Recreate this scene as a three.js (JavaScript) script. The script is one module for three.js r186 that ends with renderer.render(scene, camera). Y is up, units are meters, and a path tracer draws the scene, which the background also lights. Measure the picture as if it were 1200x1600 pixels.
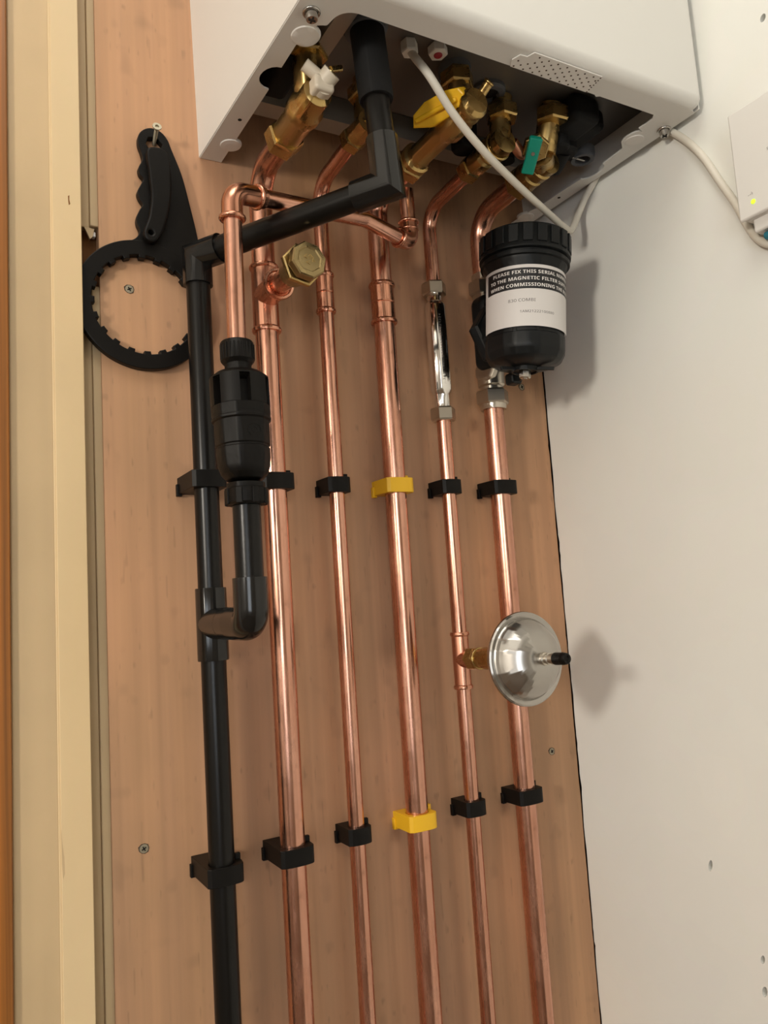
import * as THREE from 'three';
import { RoundedBoxGeometry } from 'three/addons/geometries/RoundedBoxGeometry.js';
import { mergeGeometries, toCreasedNormals } from 'three/addons/utils/BufferGeometryUtils.js';
import { RectAreaLightUniformsLib } from 'three/addons/lights/RectAreaLightUniformsLib.js';

// ---------------------------------------------------------------- camera, lights, exposure
const scene = new THREE.Scene();
scene.background = new THREE.Color(0x000000);
const camera = new THREE.PerspectiveCamera(66.2, 1200 / 1600, 0.02, 20);
camera.position.set(0, 0, 0.70);
{
  const right = new THREE.Vector3(0.86595, -0.06494, 0.49590);
  const up = new THREE.Vector3(0.00204, 0.99198, 0.12634);
  const back = new THREE.Vector3(-0.50013, -0.10840, 0.85914);
  camera.quaternion.setFromRotationMatrix(new THREE.Matrix4().makeBasis(right, up, back));
}
camera.updateMatrixWorld();
const renderer = new THREE.WebGLRenderer({ antialias: true });
renderer.toneMapping = THREE.LinearToneMapping;
renderer.toneMappingExposure = 0.97;
renderer.shadowMap.enabled = true;
renderer.shadowMap.type = THREE.PCFSoftShadowMap;
RectAreaLightUniformsLib.init();

const KEY_POS = [-1.42, 0.33, 1.12];             // pendant globe, left and in front of the pipework
const KEY_COLOR = new THREE.Color(1.0, 0.92, 0.80), KEY_POWER = 5.3;
const FILL_PANEL_POS = [-0.05, 1.235, 0.70];           // added square ceiling fill, in place of light bounced from overhead
const FILL_PANEL_COLOR = new THREE.Color(1.0, 0.96, 0.87), FILL_PANEL_POWER = 2.5;
const FILL_WINDOW_COLOR = new THREE.Color(0.86, 0.93, 1.0), FILL_WINDOW_POWER = 3.5;  // daylight fill from an added, unseen window
const keyLight = new THREE.PointLight(KEY_COLOR, KEY_POWER, 0, 2);
keyLight.position.set(...KEY_POS); keyLight.castShadow = true; keyLight.shadow.radius = 6;
keyLight.shadow.mapSize.set(1024, 1024); keyLight.shadow.bias = -0.002;
scene.add(keyLight);
const fillPanel = new THREE.RectAreaLight(FILL_PANEL_COLOR, FILL_PANEL_POWER, 0.56, 0.56);
fillPanel.position.set(FILL_PANEL_POS[0], FILL_PANEL_POS[1] - 0.03, FILL_PANEL_POS[2]); fillPanel.lookAt(FILL_PANEL_POS[0], -2, FILL_PANEL_POS[2]);
scene.add(fillPanel);
const fillWindow = new THREE.RectAreaLight(FILL_WINDOW_COLOR, FILL_WINDOW_POWER, 1.1, 1.1);
fillWindow.position.set(-1.2, -0.05, 2.56); fillWindow.lookAt(-1.2, -0.05, 0);
scene.add(fillWindow);

// ---------------------------------------------------------------- helpers
const V = (x, y, z) => new THREE.Vector3(x, y, z);
let seed = 12345;
const rnd = () => { seed = (seed * 1664525 + 1013904223) >>> 0; return seed / 4294967296; };
const names = {};
const numbered = n => { const k = names[n] = (names[n] ?? -1) + 1; return k ? `${n}_${String(k).padStart(3, '0')}` : n; };
const bases = new WeakMap();
function thing(name, label, category, base = [0, 0, 0], group) {
  const o = new THREE.Group(); o.name = numbered(name); o.position.set(...base); scene.add(o);
  o.userData = { label, category }; if (group) o.userData.group = group;
  bases.set(o, V(...base)); return o;
}
// geometry comes in room coordinates; a part is stored relative to the base of its thing
function part(parent, name, geo, mat, label) {
  if (Array.isArray(geo)) geo = mergeGeometries(geo.map(g => g.index ? g.toNonIndexed() : g).map(g => { for (const k of Object.keys(g.attributes)) if (!['position', 'normal', 'uv'].includes(k)) g.deleteAttribute(k); return g; }));
  const b = bases.get(parent) ?? V(0, 0, 0);
  geo = geo.clone(); geo.translate(-b.x, -b.y, -b.z);
  const m = new THREE.Mesh(geo, mat); m.name = name; m.castShadow = m.receiveShadow = true;
  if (label) m.userData.label = label;
  parent.add(m); bases.set(m, b); return m;
}
function struct(name, geo, mat) {
  const m = part(scene, name, geo, mat); m.userData.kind = 'structure'; return m;
}
function copyThing(o, d, label, group) {
  const c = o.clone(); c.name = numbered(o.name.replace(/_\d{3}$/, '')); c.userData = { ...o.userData };
  if (label) c.userData.label = label; if (group) c.userData.group = group;
  c.position.add(V(...d)); scene.add(c); return c;
}
const box = (x0, x1, y0, y1, z0, z1) => { const g = new THREE.BoxGeometry(x1 - x0, y1 - y0, z1 - z0); g.translate((x0 + x1) / 2, (y0 + y1) / 2, (z0 + z1) / 2); return g; };
const rbox = (x0, x1, y0, y1, z0, z1, r = 0.002, s = 3) => { const g = new RoundedBoxGeometry(x1 - x0, y1 - y0, z1 - z0, s, r); g.translate((x0 + x1) / 2, (y0 + y1) / 2, (z0 + z1) / 2); return g; };
const UP = V(0, 1, 0);
function orient(g, p, dir, spin = 0) {
  if (spin) g.rotateY(spin);
  g.applyQuaternion(new THREE.Quaternion().setFromUnitVectors(UP, dir.clone().normalize())); g.translate(p.x, p.y, p.z); return g;
}
const A = a => V(...a);
// turned solid: profile [[radius, height], ...] about the axis p -> dir
function turned(profile, p, dir = UP, seg = 40, flat = false, spin = 0) {
  let g = new THREE.LatheGeometry(profile.map(q => new THREE.Vector2(Math.max(q[0], 0.00001), q[1])), seg);
  if (flat) { g = g.toNonIndexed(); g.computeVertexNormals(); } else g = toCreasedNormals(g, 0.6);
  return orient(g, p, dir, spin);
}
// profiles must run bottom to top at the outside
const solid = (r, h, c = 0.0006) => [[0, 0], [r - c, 0], [r, c], [r, h - c], [r - c, h], [0, h]];
const hexNut = (p, dir, across, h, spin = 0, hole = 0) => turned([[hole, 0], [across * 0.53, 0], [across * 0.577, h * 0.12], [across * 0.577, h * 0.88], [across * 0.53, h], [hole, h]], p, dir, 6, true, spin);
const ringBead = (p, dir, R, r) => { const g = new THREE.TorusGeometry(R, r, 12, 40); g.rotateX(Math.PI / 2); return orient(g, p, dir); };
function rod(p, q, r, seg = 28) { const d = q.clone().sub(p); const g = new THREE.CylinderGeometry(r, r, d.length(), seg, 1); g.translate(0, d.length() / 2, 0); return orient(g, p, d); }
// polyline with rounded corners
function bentPath(pts, R) {
  const path = new THREE.CurvePath(); let last = pts[0].clone();
  for (let i = 1; i < pts.length - 1; i++) {
    const a = pts[i - 1], b = pts[i], c = pts[i + 1];
    const u = a.clone().sub(b).normalize(), w = c.clone().sub(b).normalize();
    const ang = Math.acos(THREE.MathUtils.clamp(u.dot(w), -1, 1)), t = R / Math.tan(ang / 2);
    const p = b.clone().addScaledVector(u, t), q = b.clone().addScaledVector(w, t);
    path.add(new THREE.LineCurve3(last, p));
    const cen = b.clone().addScaledVector(u.clone().add(w).normalize(), R / Math.sin(ang / 2));
    const r0 = p.clone().sub(cen), r1 = q.clone().sub(cen), th = Math.acos(THREE.MathUtils.clamp(r0.dot(r1) / (R * R), -1, 1));
    let prev = p; const N = 12;
    for (let k = 1; k <= N; k++) { const s = k / N, v = r0.clone().multiplyScalar(Math.sin((1 - s) * th) / Math.sin(th)).addScaledVector(r1, Math.sin(s * th) / Math.sin(th)).add(cen); path.add(new THREE.LineCurve3(prev, v)); prev = v; }
    last = q;
  }
  path.add(new THREE.LineCurve3(last, pts[pts.length - 1])); return path;
}
// sweep a circle exactly through the corners of a path
function sweep(pts, R, r, seg = 28, uvScale = 1) {
  const path = bentPath(pts, R), P = [path.curves[0].v1]; for (const c of path.curves) P.push(c.v2);
  const pos = [], nor = [], uv = [], idx = []; let n = null, len = 0;
  for (let i = 0; i < P.length; i++) {
    const t = i === 0 ? P[1].clone().sub(P[0]) : i === P.length - 1 ? P[i].clone().sub(P[i - 1]) : P[i + 1].clone().sub(P[i]).normalize().add(P[i].clone().sub(P[i - 1]).normalize());
    t.normalize();
    if (!n) n = (Math.abs(t.y) > 0.9 ? V(0, 0, 1) : UP.clone()); n.addScaledVector(t, -n.dot(t)).normalize();
    const b = t.clone().cross(n); if (i) len += P[i].distanceTo(P[i - 1]);
    for (let k = 0; k <= seg; k++) { const a = k / seg * Math.PI * 2, d = n.clone().multiplyScalar(Math.cos(a)).addScaledVector(b, Math.sin(a)); pos.push(P[i].x + d.x * r, P[i].y + d.y * r, P[i].z + d.z * r); nor.push(d.x, d.y, d.z); uv.push(k / seg, len * uvScale); }
  }
  const m = seg + 1;
  for (let i = 0; i < P.length - 1; i++) for (let k = 0; k < seg; k++) { const a = i * m + k; idx.push(a, a + 1, a + m, a + 1, a + m + 1, a + m); }
  const g = new THREE.BufferGeometry(); g.setAttribute('position', new THREE.Float32BufferAttribute(pos, 3)); g.setAttribute('normal', new THREE.Float32BufferAttribute(nor, 3)); g.setAttribute('uv', new THREE.Float32BufferAttribute(uv, 2)); g.setIndex(idx); return g;
}
// square elbow: two cylinders meeting in a mitre
function mitre(p0, c, p1, r, seg = 40) {
  const t1 = c.clone().sub(p0).normalize(), t2 = p1.clone().sub(c).normalize(), nb = t1.clone().add(t2).normalize();
  const n = t1.clone().cross(t2).normalize(), b1 = t1.clone().cross(n), b2 = t2.clone().cross(n), rings = [[], [], []];
  for (let k = 0; k <= seg; k++) { const a = k / seg * Math.PI * 2, d1 = n.clone().multiplyScalar(Math.cos(a) * r).addScaledVector(b1, Math.sin(a) * r), d2 = n.clone().multiplyScalar(Math.cos(a) * r).addScaledVector(b2, Math.sin(a) * r); rings[0].push(p0.clone().add(d1)); rings[1].push(c.clone().add(d1).addScaledVector(t1, -d1.dot(nb) / t1.dot(nb))); rings[2].push(p1.clone().add(d2)); }
  const pos = [], uv = []; for (let i = 0; i < 2; i++) for (let k = 0; k < seg; k++) { const q = [rings[i][k], rings[i][k + 1], rings[i + 1][k + 1], rings[i + 1][k]]; for (const j of [0, 2, 1, 0, 3, 2]) { pos.push(q[j].x, q[j].y, q[j].z); uv.push(k / seg, i); } }
  const g = new THREE.BufferGeometry(); g.setAttribute('position', new THREE.Float32BufferAttribute(pos, 3)); g.setAttribute('uv', new THREE.Float32BufferAttribute(uv, 2)); g.computeVertexNormals(); return toCreasedNormals(g, 0.5);
}
function curveTube(pts, r, n = 120, seg = 18) { return new THREE.TubeGeometry(new THREE.CatmullRomCurve3(pts, false, 'centripetal'), n, r, seg); }
function extrude(shape, depth, bevel = 0, curveSegments = 24) {
  const g = new THREE.ExtrudeGeometry(shape, { depth: depth - 2 * bevel, bevelEnabled: bevel > 0, bevelSize: bevel, bevelThickness: bevel, bevelOffset: -bevel, bevelSegments: 2, curveSegments });
  g.translate(0, 0, bevel); return g;
}
const shapeOf = pts => new THREE.Shape(pts.map(p => new THREE.Vector2(p[0], p[1])));

// ---------------------------------------------------------------- procedural textures
function hash(x, y, s) { let h = (Math.imul(x, 374761393) + Math.imul(y, 668265263) + Math.imul(s, 2147483647)) | 0; h = Math.imul(h ^ (h >>> 13), 1274126177); return ((h ^ (h >>> 16)) >>> 0) / 4294967296; }
function vnoise(x, y, px, py, s) {
  const xi = Math.floor(x), yi = Math.floor(y), fx = x - xi, fy = y - yi, u = fx * fx * (3 - 2 * fx), v = fy * fy * (3 - 2 * fy);
  const w = (a, p) => ((a % p) + p) % p;
  const a = hash(w(xi, px), w(yi, py), s), b = hash(w(xi + 1, px), w(yi, py), s), c = hash(w(xi, px), w(yi + 1, py), s), d = hash(w(xi + 1, px), w(yi + 1, py), s);
  return a + (b - a) * u + (c - a) * v + (a - b - c + d) * u * v;
}
function fbm(u, v, fx, fy, s, o = 4) { let t = 0, a = 0.5, n = 0; for (let i = 0; i < o; i++) { t += a * vnoise(u * fx, v * fy, fx, fy, s + i * 17); n += a; a *= 0.5; fx *= 2; fy *= 2; } return t / n; }
function dataTex(w, h, fn, srgb) {
  const d = new Uint8Array(w * h * 4);
  for (let y = 0; y < h; y++) for (let x = 0; x < w; x++) { const c = fn(x / w, y / h), i = (y * w + x) * 4; d[i] = Math.max(0, Math.min(255, c[0])); d[i + 1] = Math.max(0, Math.min(255, c[1])); d[i + 2] = Math.max(0, Math.min(255, c[2])); d[i + 3] = 255; }
  const t = new THREE.DataTexture(d, w, h); t.magFilter = THREE.LinearFilter; t.minFilter = THREE.LinearMipmapLinearFilter; t.generateMipmaps = true; t.wrapS = t.wrapT = THREE.RepeatWrapping;
  if (srgb) t.colorSpace = THREE.SRGBColorSpace; t.needsUpdate = true; return t;
}
const gray = f => (u, v) => { const g = f(u, v) * 255; return [g, g, g]; };
// plywood face: fine straight grain, pale bands and short flecks
const plyMap = dataTex(768, 2048, (u, v) => {
  const band = fbm(u, v, 6, 2, 3, 4) - 0.5, grain = fbm(u, v, 90, 6, 9, 3) - 0.5, mott = fbm(u, v, 5, 12, 21, 4) - 0.5;
  const wob = u + 0.012 * (fbm(u, v, 3, 5, 40, 2) - 0.5), fl = vnoise(wob * 190, v * 130, 190, 130, 55), fl2 = fbm(u, v, 30, 90, 77, 2);
  let k = 1 + band * 0.16 + grain * 0.12 + mott * 0.15; if (fl > 0.88) k -= (fl - 0.88) * 0.9; if (fl2 > 0.72) k -= (fl2 - 0.72) * 0.3;
  return [192 * k + mott * 8, 149 * k, 113 * k - band * 14];
}, true);
const plyBump = dataTex(512, 1024, gray((u, v) => 0.5 + (fbm(u, v, 120, 10, 9, 3) - 0.5) * 0.7), false);
const copperMap = dataTex(256, 512, (u, v) => {
  const a = fbm(u, v, 4, 6, 5, 4) - 0.5, b = fbm(u, v, 40, 3, 8, 2) - 0.5, s = fbm(u, v, 8, 24, 31, 3); let k = 1 + a * 0.22 + b * 0.08; if (s > 0.7) k -= (s - 0.7) * 0.35;
  return [217 * k, 164 * k + a * 14, 141 * k + a * 22];
}, true);
const copperRough = dataTex(256, 512, gray((u, v) => 0.62 + (fbm(u, v, 6, 8, 15, 4) - 0.5) * 0.9 + (fbm(u, v, 60, 4, 19, 2) - 0.5) * 0.35), false);
const copperBump = dataTex(128, 256, gray((u, v) => 0.5 + (fbm(u, v, 3, 3, 61, 3) - 0.5) * 0.9), false);
const litPaintMap = dataTex(256, 512, (u, v) => { const a = fbm(u, v, 4, 8, 71, 5) - 0.5, b = fbm(u, v, 3, 2, 75, 3) - 0.5, k = 1 + a * 0.10; return [222 * k, 199 * k + b * 6, 156 * k + b * 14]; }, true);
const trimMap = dataTex(256, 512, (u, v) => { const a = fbm(u, v, 4, 8, 81, 5) - 0.5, b = fbm(u, v, 40, 3, 85, 2) - 0.5, k = 1 + a * 0.16 + b * 0.06; return [196 * k, 174 * k, 138 * k]; }, true);
const pineMap = dataTex(256, 1024, (u, v) => { const w = u + 0.05 * (fbm(u, v, 2, 6, 91, 3) - 0.5), a = fbm(w, v, 26, 3, 93, 3) - 0.5, b = fbm(w, v, 6, 2, 97, 2) - 0.5, k = 1 + a * 0.8 + b * 0.3; return [150 * k, 92 * k, 34 * k]; }, true);
const plasterMap = dataTex(512, 512, (u, v) => { const a = fbm(u, v, 4, 4, 101, 5) - 0.5, b = fbm(u, v, 3, 3, 107, 3) - 0.5, k = 1 + a * 0.05; return [230 * k + b * 5, 230 * k, 224 * k - b * 5]; }, true);
const plasterBump = dataTex(512, 512, gray((u, v) => 0.5 + (fbm(u, v, 5, 5, 111, 5) - 0.5) * 0.9), false);
const fineBump = dataTex(256, 256, gray((u, v) => 0.5 + (fbm(u, v, 48, 48, 121, 3) - 0.5)), false);
const brassRough = dataTex(128, 128, gray((u, v) => 0.7 + (fbm(u, v, 10, 10, 131, 4) - 0.5) * 0.8), false);
function canvasTex(w, h, draw) { const c = document.createElement('canvas'); c.width = w; c.height = h; draw(c.getContext('2d'), w, h); const t = new THREE.CanvasTexture(c); t.colorSpace = THREE.SRGBColorSpace; t.magFilter = THREE.LinearFilter; t.anisotropy = 8; return t; }
const rep = (t, x, y) => { const c = t.clone(); c.repeat.set(x, y); c.needsUpdate = true; return c; };
// uv in metres from the position: axes a, b of the position
function planarUV(g, a, b, su, sv) { const p = g.attributes.position, uv = new Float32Array(p.count * 2); for (let i = 0; i < p.count; i++) { uv[2 * i] = p.getComponent(i, a) * su; uv[2 * i + 1] = p.getComponent(i, b) * sv; } g.setAttribute('uv', new THREE.BufferAttribute(uv, 2)); return g; }

// ---------------------------------------------------------------- materials
const S = o => new THREE.MeshStandardMaterial(o), P = o => new THREE.MeshPhysicalMaterial(o);
const M = {
  plaster: S({ map: plasterMap, bumpMap: plasterBump, bumpScale: 0.0012, roughness: 0.62 }),
  room: S({ color: new THREE.Color(0.40, 0.37, 0.33), roughness: 0.9 }),
  ceiling: S({ color: new THREE.Color(0.66, 0.64, 0.60), roughness: 0.9 }),
  floor: S({ color: new THREE.Color(0.14, 0.10, 0.07), roughness: 0.6 }),
  ply: S({ map: plyMap, color: new THREE.Color(0.86, 0.84, 0.84), bumpMap: plyBump, bumpScale: 0.0003, roughness: 0.6 }),
  litCream: S({ map: litPaintMap, color: new THREE.Color(0.9, 0.86, 0.84), roughness: 0.5 }),  // paler than the trim, side light put into the colour
  trim: S({ map: trimMap, color: new THREE.Color(0.92, 0.87, 0.82), roughness: 0.55 }),
  pine: S({ map: pineMap, roughness: 0.4 }),
  rawWood: S({ map: pineMap, color: new THREE.Color(0.55, 0.6, 0.7), roughness: 0.8 }),
  copper: S({ map: copperMap, roughnessMap: copperRough, roughness: 0.40, metalness: 1, bumpMap: copperBump, bumpScale: 0.0001 }),
  fitting: S({ map: copperMap, color: new THREE.Color(0.93, 0.86, 0.8), roughnessMap: copperRough, roughness: 0.42, metalness: 1 }),
  brass: S({ color: new THREE.Color(0.50, 0.35, 0.14), metalness: 1, roughnessMap: brassRough, roughness: 0.42 }),
  oldBrass: S({ color: new THREE.Color(0.36, 0.27, 0.13), metalness: 1, roughnessMap: brassRough, roughness: 0.5 }),
  blackGloss: P({ color: new THREE.Color(0.0065, 0.006, 0.0055), roughness: 0.16, specularIntensity: 0.9 }),
  blackPipe: P({ color: new THREE.Color(0.005, 0.0043, 0.0036), roughness: 0.28, specularIntensity: 0.5, bumpMap: fineBump, bumpScale: 0.00004 }),
  blackMatte: P({ color: new THREE.Color(0.0045, 0.0037, 0.003), roughness: 0.44, specularIntensity: 0.34, bumpMap: fineBump, bumpScale: 0.0001 }),
  rubber: P({ color: new THREE.Color(0.006, 0.006, 0.006), roughness: 0.7, specularIntensity: 0.5, bumpMap: fineBump, bumpScale: 0.00012 }),
  filter: P({ color: new THREE.Color(0.0065, 0.0075, 0.008), roughness: 0.42, specularIntensity: 0.5 }),
  grommet: S({ color: new THREE.Color(0.09, 0.095, 0.105), roughness: 0.6 }),
  yellow: S({ color: new THREE.Color(0.80, 0.46, 0.012), roughness: 0.42 }),
  green: S({ color: new THREE.Color(0.0, 0.22, 0.15), roughness: 0.4 }),
  white: S({ color: new THREE.Color(0.71, 0.70, 0.665), roughness: 0.32 }),
  whitePlastic: S({ color: new THREE.Color(0.74, 0.72, 0.68), roughness: 0.45 }),
  knob: S({ color: new THREE.Color(0.62, 0.55, 0.44), roughness: 0.45 }),
  cable: S({ color: new THREE.Color(0.70, 0.66, 0.57), roughness: 0.5 }),
  chassis: S({ color: new THREE.Color(0.13, 0.12, 0.11), metalness: 0.4, roughness: 0.4 }),
  galv: S({ color: new THREE.Color(0.42, 0.38, 0.33), metalness: 0.7, roughness: 0.5 }),
  chrome: S({ color: new THREE.Color(0.82, 0.80, 0.77), metalness: 1, roughness: 0.10 }),
  nickel: S({ color: new THREE.Color(0.60, 0.55, 0.47), metalness: 1, roughness: 0.28 }),
  steel: S({ color: new THREE.Color(0.46, 0.44, 0.41), metalness: 1, roughness: 0.27 }),
  screw: S({ color: new THREE.Color(0.40, 0.36, 0.27), metalness: 1, roughness: 0.5 }),
  dark: S({ color: new THREE.Color(0.012, 0.010, 0.008), roughness: 0.9 }),
  darkBrown: S({ color: new THREE.Color(0.07, 0.045, 0.028), roughness: 0.9 }),
  red: S({ color: new THREE.Color(0.35, 0.03, 0.05), roughness: 0.5 }),
  teal: S({ color: new THREE.Color(0.02, 0.16, 0.22), roughness: 0.4 }),
  led: S({ color: new THREE.Color(0.4, 0.6, 0.05), emissive: new THREE.Color(0.55, 0.9, 0.03), emissiveIntensity: 1.1 }),
  globe: S({ color: new THREE.Color(0.9, 0.86, 0.8), emissive: KEY_COLOR, emissiveIntensity: 6 }),
  diffuser: S({ color: new THREE.Color(0.85, 0.85, 0.82), emissive: FILL_PANEL_COLOR, emissiveIntensity: 3 }),
  glass: P({ color: 0xffffff, transmission: 1, thickness: 0, roughness: 0.02, ior: 1.45 }),
  sky: S({ color: new THREE.Color(0.5, 0.5, 0.5), emissive: FILL_WINDOW_COLOR, emissiveIntensity: 1.6 }),
};

// ---------------------------------------------------------------- the room
const XR = 0.643, XL = -2.6, ZF = 2.6, YF = -1.5, YC = 1.25;
{
  // right wall with four small drilled holes
  const edge = []; let e = 0; for (let y = YF; y < YC; y += 0.004 + rnd() * 0.008) { e = e * 0.75 + (rnd() - 0.5) * 0.0009; edge.push([-0.0006 + e - (rnd() > 0.94 ? 0.0016 * rnd() : 0), y]); }
  const s = shapeOf([[-ZF, YF], [-0.0006, YF], ...edge, [-0.0006, YC], [-ZF, YC]]);     // shape x = -z
  for (const [z, y, a, b] of [[0.1686, -0.2736, 0.0018, 0.0042], [0.2146, -0.3428, 0.0016, 0.003], [0.2129, -0.3705, 0.002, 0.0036], [0.3219, 0.4905, 0.0022, 0.0026]]) { const h = new THREE.Path(); h.absellipse(-z, y, a * 1.2, b * 1.35, 0, Math.PI * 2, false, 0.3); s.holes.push(h); }
  const g = extrude(s, 0.02); g.rotateY(Math.PI / 2); g.translate(XR, 0, 0);
  const wallRight = struct('wall_right', planarUV(g, 2, 1, 1.3, 1.3), M.plaster);
  part(wallRight, 'dark_backing', box(XR + 0.02, XR + 0.06, YF, YC, -0.03, ZF), M.darkBrown);  // backing coloured dark, giving the holes and corner gap their shade
  struct('wall_back', [box(XL, 0.03, YF, YC, -0.06, -0.02), box(0.03, XR, YF, YC, -0.06, -0.020)], M.room);
  struct('wall_left', box(XL - 0.05, XL, YF, YC, -0.06, ZF + 0.05), M.room);
  const w = shapeOf([[XL, YF], [XR + 0.06, YF], [XR + 0.06, YC], [XL, YC]]); w.holes.push(new THREE.Path([[-1.75, -0.6], [-0.65, -0.6], [-0.65, 0.5], [-1.75, 0.5]].map(p => new THREE.Vector2(...p))));
  const wf = extrude(w, 0.1); wf.translate(0, 0, ZF); struct('wall_front', wf, M.room);
  struct('floor', box(XL, XR + 0.06, YF - 0.05, YF, -0.06, ZF + 0.1), M.floor);
  struct('ceiling', box(XL, XR + 0.06, YC, YC + 0.05, -0.06, ZF + 0.1), M.ceiling);
  const win = new THREE.Group(); win.name = 'added_window_1'; win.userData.kind = 'structure'; scene.add(win);  // added window, unseen behind the camera, for soft fill
  const fr = shapeOf([[-1.75, -0.6], [-0.65, -0.6], [-0.65, 0.5], [-1.75, 0.5]]);
  for (const [a, b] of [[-1.69, -1.225], [-1.175, -0.71]]) fr.holes.push(new THREE.Path([[a, -0.54], [b, -0.54], [b, 0.44], [a, 0.44]].map(p => new THREE.Vector2(...p))));
  const fg = extrude(fr, 0.05); fg.translate(0, 0, ZF + 0.03); part(win, 'added_window_frame', fg, M.white);
  for (const [a, b] of [[-1.69, -1.225], [-1.175, -0.71]]) part(win, 'pane', box(a, b, -0.54, 0.44, ZF + 0.052, ZF + 0.056), M.glass);
  part(win, 'glow_sheet', box(-1.75, -0.65, -0.6, 0.5, ZF + 0.09, ZF + 0.1), M.sky);  // glowing sheet behind the added panes
}
// cupboard frame on the left: it leans a hair off plumb
const leanFrame = g => { g.translate(-0.1, 0, 0); g.rotateZ(-0.0055); g.translate(0.1, 0, 0); return g; };
const strip = (x0, x1, z0, z1, y0, y1, r = 0.0015) => leanFrame(r ? rbox(x0, x1, y0, y1, z0, z1, r) : box(x0, x1, y0, y1, z0, z1));
{
  struct('trim_1', planarUV(strip(-0.12, 0.0545, -0.02, 0.016, YF, YC), 0, 1, 9, 0.6), M.pine);
  struct('trim_2', planarUV(strip(0.0545, 0.0885, -0.02, 0.0108, YF, YC), 0, 1, 2, 0.9), M.trim);
  // strip, its stronger side light put into a paler cream, and a little paint bead
  struct('trim_3', [planarUV(strip(0.0892, 0.1128, 0.0094, 0.0124, YF, YC, 0.0008), 0, 1, 2, 0.9), planarUV(strip(0.0875, 0.0905, -0.02, 0.0112, YF, YC, 0.001), 0, 1, 2, 0.9)], M.litCream);
  // two-step moulding behind the strip, cut away for a short length
  const notch = [0.292, 0.347];
  struct('trim_4', [[YF, notch[0]], [notch[1], YC]].map(([a, b]) => planarUV(strip(0.089, 0.1225, -0.02, -0.005, a, b, 0.001), 0, 1, 2, 0.9)), M.trim);
  struct('trim_5', [[YF, notch[0]], [notch[1] + 0.001, YC]].map(([a, b]) => planarUV(strip(0.1225, 0.1345, -0.0199, -0.0025, a, b, 0.0012), 0, 1, 2, 0.9)), M.trim);
  struct('trim_6', planarUV(strip(0.089, 0.1295, -0.0199, -0.0135, notch[0] - 0.004, notch[1] + 0.004, 0), 0, 1, 9, 0.6), M.rawWood);
  const sh = shapeOf([[0.1195, 0.3475], [0.1285, 0.3465], [0.1268, 0.339], [0.1245, 0.3365]]); const sg = extrude(sh, 0.003); sg.translate(0, 0, -0.008);
  struct('trim_7', planarUV(sg, 0, 1, 2, 0.9), M.trim);
  struct('trim_8', rbox(0.1263, 0.1298, 0.3395, 0.3445, -0.012, -0.006, 0.001), M.whitePlastic);
}
{
  const strip3 = scene.getObjectByName('trim_3'), chip = (pts, m) => { const g = extrude(shapeOf(pts), 0.00012); g.translate(0, 0, 0.01242); part(strip3, 'paint_chip', planarUV(g, 0, 1, 9, 0.6), m); };
  chip([[0.1040, 0.3640], [0.1052, 0.3650], [0.1050, 0.3610], [0.1058, 0.3570], [0.1046, 0.3560], [0.1042, 0.3590]], M.rawWood);
  chip([[0.0885, -0.1640], [0.0888, -0.1700], [0.0902, -0.1850], [0.0906, -0.1980], [0.0892, -0.2020], [0.0886, -0.1900]], M.trim);
}
// backing board with a roughly sawn right edge
const board = thing('backing_board', 'large tan plywood board behind all the pipes, with a roughly sawn right edge', 'board', [0.386, YF, 0]);
{
  const y0 = YF, y1 = 1.22, pts = [[0.1305 - 0.0085, y0]]; let e = 0, y = y0;
  const right = []; while (y < y1) { e = e * 0.8 + (rnd() - 0.5) * 0.0005; let chip = rnd() > 0.95 ? 0.0009 * rnd() : 0; right.push([0.6418 + e - chip, y]); y += 0.004 + rnd() * 0.007; }
  pts.push(...right, [0.6418, y1], [0.1315 + 0.004, y1]);
  const g = extrude(shapeOf(pts), 0.018, 0.0004); g.translate(0, 0, -0.018);
  const gg = planarUV(g, 0, 1, 1 / 0.53, 1 / 1.9); part(board, 'panel', gg, M.ply);
}

// ---------------------------------------------------------------- pendant lamp and added ceiling fill light (out of the frame)
{
  const t = thing('pendant_lamp', 'round white pendant lamp hanging from the ceiling left of the boiler', 'lamp', [KEY_POS[0], YC, KEY_POS[2]]);
  const g = new THREE.SphereGeometry(0.085, 40, 24); g.translate(...KEY_POS); part(t, 'globe', g, M.globe);
  part(t, 'cord', rod(V(KEY_POS[0], KEY_POS[1] + 0.08, KEY_POS[2]), V(KEY_POS[0], YC, KEY_POS[2]), 0.003), M.whitePlastic);
  part(t, 'ceiling_rose', turned([[0, 0], [0.03, 0], [0.05, 0.02], [0, 0.02]], V(KEY_POS[0], YC - 0.02, KEY_POS[2])), M.whitePlastic);
  const c = thing('added_ceiling_light', 'added square flat ceiling light in front of the boiler, unseen fill', 'ceiling light', [FILL_PANEL_POS[0], YC, FILL_PANEL_POS[2]]);
  part(c, 'light_frame', box(FILL_PANEL_POS[0] - 0.3, FILL_PANEL_POS[0] + 0.3, YC - 0.022, YC, FILL_PANEL_POS[2] - 0.3, FILL_PANEL_POS[2] + 0.3), M.whitePlastic);
  part(c, 'diffuser', box(FILL_PANEL_POS[0] - 0.28, FILL_PANEL_POS[0] + 0.28, YC - 0.027, YC - 0.022, FILL_PANEL_POS[2] - 0.28, FILL_PANEL_POS[2] + 0.28), M.diffuser);
}

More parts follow.
